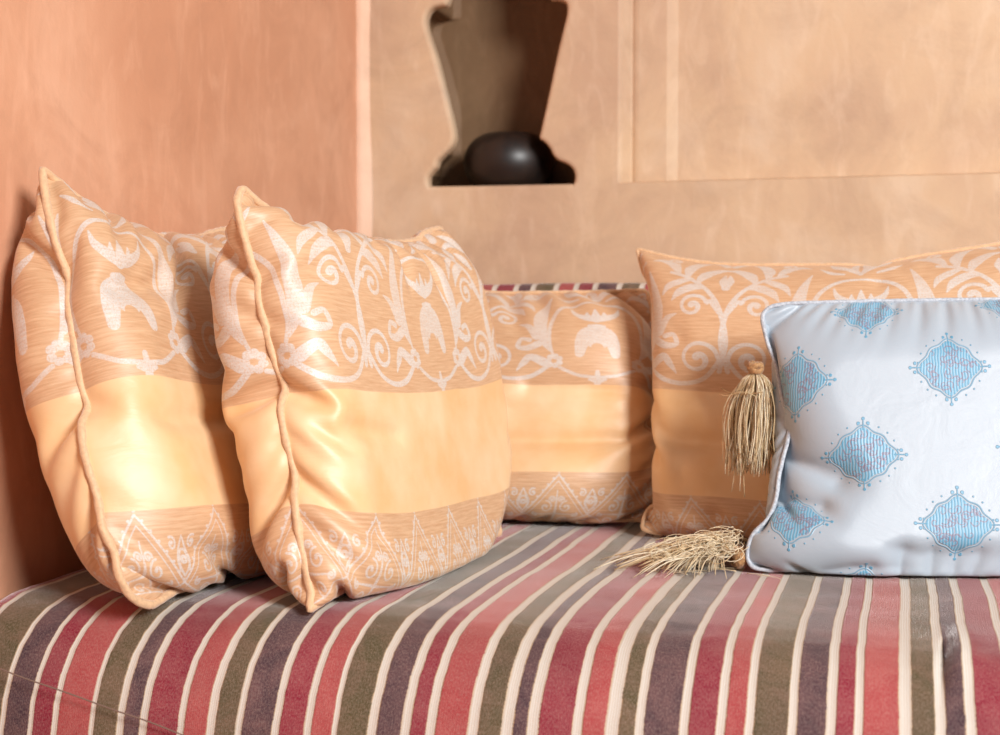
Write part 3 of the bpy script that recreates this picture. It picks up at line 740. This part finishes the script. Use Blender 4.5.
def blue_fabric():
    a, b = blue_image(); k = NT('pale_blue_satin'); uv = k.n('ShaderNodeUVMap').outputs[0]
    t1 = k.n('ShaderNodeTexImage', image=a, extension='EXTEND'); t2 = k.n('ShaderNodeTexImage', image=b, extension='EXTEND')
    k.l(uv, t1.inputs[0]); k.l(uv, t2.inputs[0])
    weave = k.noise(uv, 420, 2, .6, stretch=(.3, 2, 1)); wr = k.noise(uv, 9, 4, .55, dist=.8)
    k.l(k.mix(.15, t1.outputs[0], k.mix(weave, t1.outputs[0], lin((190, 196, 206)), 'MULTIPLY')), k.b.inputs['Base Color'])
    k.b.inputs['Roughness'].default_value = .42; k.b.inputs['Specular IOR Level'].default_value = .5
    k.b.inputs['Sheen Weight'].default_value = .25
    s = k.n('ShaderNodeSeparateColor'); k.l(t2.outputs[0], s.inputs[0])
    k.bump(k.math('ADD', s.outputs[0], k.math('MULTIPLY_ADD', wr, 1.2, k.math('MULTIPLY', weave, .12))), .6, .0012)
    return k.m
M_blue = blue_fabric()
lf5 = [(-0.16, 1.752, 0.004), (-0.179, 1.752, 0.007), (-0.186, 1.755, 0.022), (-0.18, 1.759, 0.046), (-0.162, 1.77, 0.066), (-0.154, 1.78, 0.088), (-0.15, 1.794, 0.125), (-0.14, 1.815, 0.177), (-0.15, 1.825, 0.212), (-0.16, 1.838, 0.256), (-0.171, 1.845, 0.282), (-0.177, 1.852, 0.304), (-0.179, 1.858, 0.322), (-0.168, 1.864, 0.332)]
tp5 = [(-0.168, 1.864, 0.332), (-0.133, 1.874, 0.336), (-0.007, 1.904, 0.339), (0.118, 1.934, 0.341), (0.199, 1.954, 0.344)]
rt5 = [(0.188, 1.828, 0.004), (0.178, 1.857, 0.091), (0.178, 1.901, 0.213), (0.199, 1.954, 0.344)]
bt5 = [(-0.16, 1.752, 0.004), (-.1, 1.765, .005), (.05, 1.80, .005), (0.188, 1.828, 0.004)]
blue, bbase = cushion('blue_cushion', 'pale blue satin cushion with embroidered blue medallions and straw tassels at its corners', None,
        (bt5, tp5, lf5, rt5), (.214, -.92, .328), .375, .352, 1.15, .00025, 61, [SEATP], caps=(.05, .032),
        dents=([(0, .52, .24, .40, .024, .06), (0, .36, .20, .30, .014, .05), (.01, .90, .15, .99, .016, .04), (0, .72, .07, .60, .012, .04), (-.01, .30, -.01, .86, .042, .05), (.02, .02, .34, .10, .014, .035)]
               +[(u_, 0, u_+.012, .17, .0075, .035) for u_ in (.42, .50, .565, .62, .70, .76, .83, .9)]+[(u_, 1, u_, .9, .009, .015) for u_ in (.3, .45, .6, .7, .85)], ()), fmat=M_blue, cord=M_bluecord, cord_r=.003,
        uvf=lambda u, v: (u*.375/.40, v), NX=96, NY=84, bend=.2, twist=0)

# ------------------------------------------------------------------ tassels
def straw():
    k = NT('straw_fibre'); at = k.n('ShaderNodeAttribute', attribute_name='shade')
    k.l(k.ramp(at.outputs['Fac'], [(0, lin((160, 122, 80))), (.45, lin((214, 186, 142))), (1, lin((242, 230, 204)))]), k.b.inputs['Base Color'])
    k.b.inputs['Roughness'].default_value = .45; k.b.inputs['Specular IOR Level'].default_value = .5
    return k.m
M_straw = straw()
M_knot = plain('straw_knot', (188, 142, 92), .7, .3, 240, .002, (128, 88, 52))
def strands(paths, r, parent, name='fringe', lo=0, hi=1, seed=3):
    V, F, A = [], [], []; rs = random.Random(seed)
    for p in paths:
        v, f = tube(resample(p, 12), r*rs.uniform(.7, 1.25), 3, closed=False)
        o = len(V); V += v; F += [tuple(o+i for i in q) for q in f]; A += [rs.uniform(lo, hi)]*len(v)
    me = mesh_from(V, F); a = me.attributes.new('shade', 'FLOAT', 'POINT'); a.data.foreach_set('value', A)
    o = link(name, me, M_straw, parent); o['kind'] = 'stuff'; return o
def knot(center, r, parent, axis):
    """wound turk's-head knot: three crossing cord turns round a core"""
    ax = Vector(axis).normalized(); q = ax.to_track_quat('Z', 'Y'); V, F = [], []
    for k in range(5):
        t = Vector((math.sin(k*1.3)*.6, math.cos(k*1.7)*.6, 1)).normalized().to_track_quat('Z', 'Y')
        path = []
        for i in range(28):
            a = i/28*2*math.pi; p = Vector((math.cos(a)*r*.72, math.sin(a)*r*.72, math.sin(2*a+k)*r*.22)); p.rotate(t); p.rotate(q)
            path.append(np.array(p+Vector(center)))
        v, f = tube(path, r*.36, 7); o = len(V); V += v; F += [tuple(o+i for i in g) for g in f]
    return link('knot', mesh_from(V, F), M_knot, parent)
def tassel_up():
    rs = random.Random(8); root = bpy.data.objects.new('tassel', None); C.objects.link(root); root.parent = blue
    K = Vector((-.186, 1.835, .252))-Vector(bbase)
    knot(K, .0105, root, (0, 0, 1))
    paths = []
    for i in range(420):
        a = rs.uniform(0, 2*math.pi); q = rs.random()**.5; ln = rs.uniform(.085, .128)*(1.25 if rs.random() < .05 else 1)
        d = Vector((math.cos(a)*q, math.sin(a)*q*.75, 0)); jit = lambda s: Vector((rs.gauss(0, s), rs.gauss(0, s), 0))
        p0 = K+d*.006+Vector((0, 0, -.006)); p1 = K+d*.021+Vector((0, 0, -.020)); j = jit(.0035)
        p2 = K+d*.029+j+Vector((-.004, 0, -.3*ln-.015)); p3 = K+d*.031+j+jit(.002)+Vector((-.006, 0, -.65*ln-.012)); p4 = K+d*.030+j+jit(.004)+Vector((-.007, 0, -ln-.012))
        paths.append([tuple(p) for p in (p0, p1, p2, p3, p4)])
    paths.append([tuple(K+Vector(v)) for v in ((.012, -.022, -.030), (-.01, -.026, -.033), (-.032, -.02, -.031), (-.042, -.016, -.026))])
    paths.append([tuple(K+Vector(v)) for v in ((.004, -.024, -.036), (-.012, -.028, -.030), (-.035, -.02, -.036), (-.044, -.012, -.034))])
    strands(paths, .00052, root, seed=5, lo=0, hi=.95)
def tassel_down():
    rs = random.Random(9); root = bpy.data.objects.new('tassel', None); C.objects.link(root); root.parent = blue
    K = Vector((-.197, 1.765, .0165))-Vector(bbase)
    knot(K, .0135, root, (1, .1, 0)); fl = -bbase[2]+.002
    paths = []
    for i in range(330):
        q = rs.uniform(-1, 1); ln = rs.uniform(.05, .125); hh = rs.random()
        a = math.pi+q*.62-.05; d = Vector((math.cos(a), math.sin(a), 0)); lift = .030*hh*(1-.3*abs(q))
        bendv = Vector((rs.gauss(0, .020), rs.gauss(0, .020), 0))
        p = [K+d*.006+Vector((0, q*.008, .002))]
        p.append(K+d*ln*.25+Vector((0, 0, lift*.9))+bendv*.15)
        p.append(K+d*ln*.55+Vector((0, 0, lift*.75+rs.gauss(0, .003)))+bendv*.5)
        p.append(K+d*ln*.8+Vector((0, 0, lift*.2))+bendv*.9)
        e = K+d*ln+bendv*1.4; e.z = fl+rs.random()*.004; p.append(e)
        for s in p: s.z = max(s.z, fl)
        paths.append([tuple(s) for s in p])
    for i in range(150):        # curled loops on top of the heap
        c = K+Vector((rs.uniform(-.10, -.004), rs.gauss(0, .020), 0)); c.z += (.004+rs.random()*.030)*max(.15, 1+(c.x-K.x)/.12); r = rs.uniform(.008, .024); a0 = rs.random()*6; w = rs.uniform(.5, 1.05)
        t = Vector((rs.gauss(0, .5), rs.gauss(-.7, .4), 1)).normalized().to_track_quat('Z', 'Y'); p = []
        for k in range(7):
            v = Vector((math.cos(a0+k*w)*r, math.sin(a0+k*w)*r*.7, 0)); v.rotate(t); s = c+v; s.z = max(s.z, fl); p.append(tuple(s))
        paths.append(p)
    for i in range(14):        # stray fibres on the seat
        c = K+Vector((rs.uniform(-.13, .03), rs.uniform(-.06, .02), 0)); a = rs.gauss(0, .5); L = rs.uniform(.02, .05)
        p = [(c.x+math.cos(a)*L*t+.003*math.sin(5*t+i), c.y+math.sin(a)*L*t, fl+.001*math.sin(3*t)) for t in (0, .35, .7, 1)]
        paths.append(p)
    strands(paths, .00062, root, seed=6, lo=.45, hi=1)
tassel_up(); tassel_down()

# ------------------------------------------------------------------ dark pot in the niche
def pot():
    k = NT('dark_polished_wood'); co = k.n('ShaderNodeTexCoord').outputs['Object']
    n = k.noise(co, 16, 5, .6, stretch=(1, 1, .25), dist=.8)
    k.l(k.ramp(n, [(.35, lin((20, 15, 14))), (.6, lin((40, 28, 22))), (.8, lin((86, 58, 38)))]), k.b.inputs['Base Color'])
    k.b.inputs['Roughness'].default_value = .42; k.b.inputs['Specular IOR Level'].default_value = .6
    P = [(0, 0), (.060, 0), (.068, .003), (.078, .014), (.086, .030), (.0895, .048), (.0875, .066), (.080, .083), (.068, .096), (.056, .103),
         (.050, .106), (.046, .107), (.043, .104), (.044, .098), (.060, .08), (.074, .05), (.06, .014), (0, .008)]
    P = np.array([(a, 0, b) for a, b in P]); P = resample(P, 60); v, f = [], []; n = 72
    for i in range(n):
        a = 2*math.pi*i/n
        for p in P: v.append((p[0]*math.cos(a), p[0]*math.sin(a), p[2]))
    m = len(P)
    for i in range(n):
        for j in range(m-1): f.append((i*m+j, ((i+1) % n)*m+j, ((i+1) % n)*m+j+1, i*m+j+1))
    me = mesh_from(v, f)
    bm = bmesh.new(); bm.from_mesh(me); bmesh.ops.remove_doubles(bm, verts=bm.verts, dist=1e-5)
    bmesh.ops.recalc_face_normals(bm, faces=bm.faces); bm.to_mesh(me); bm.free()
    o = link('round_pot', me, k.m); o.location = (-.747, 2.648, .5635)
    tag(o, 'squat round dark polished pot standing in the wall niche', 'pot')
pot()
# front seam of the mattress cover
v, f = hem()
ho = link('cover_seam', mesh_from([(a, b-1.9, c+.26) for a, b, c in v], f), M_thread, seat)
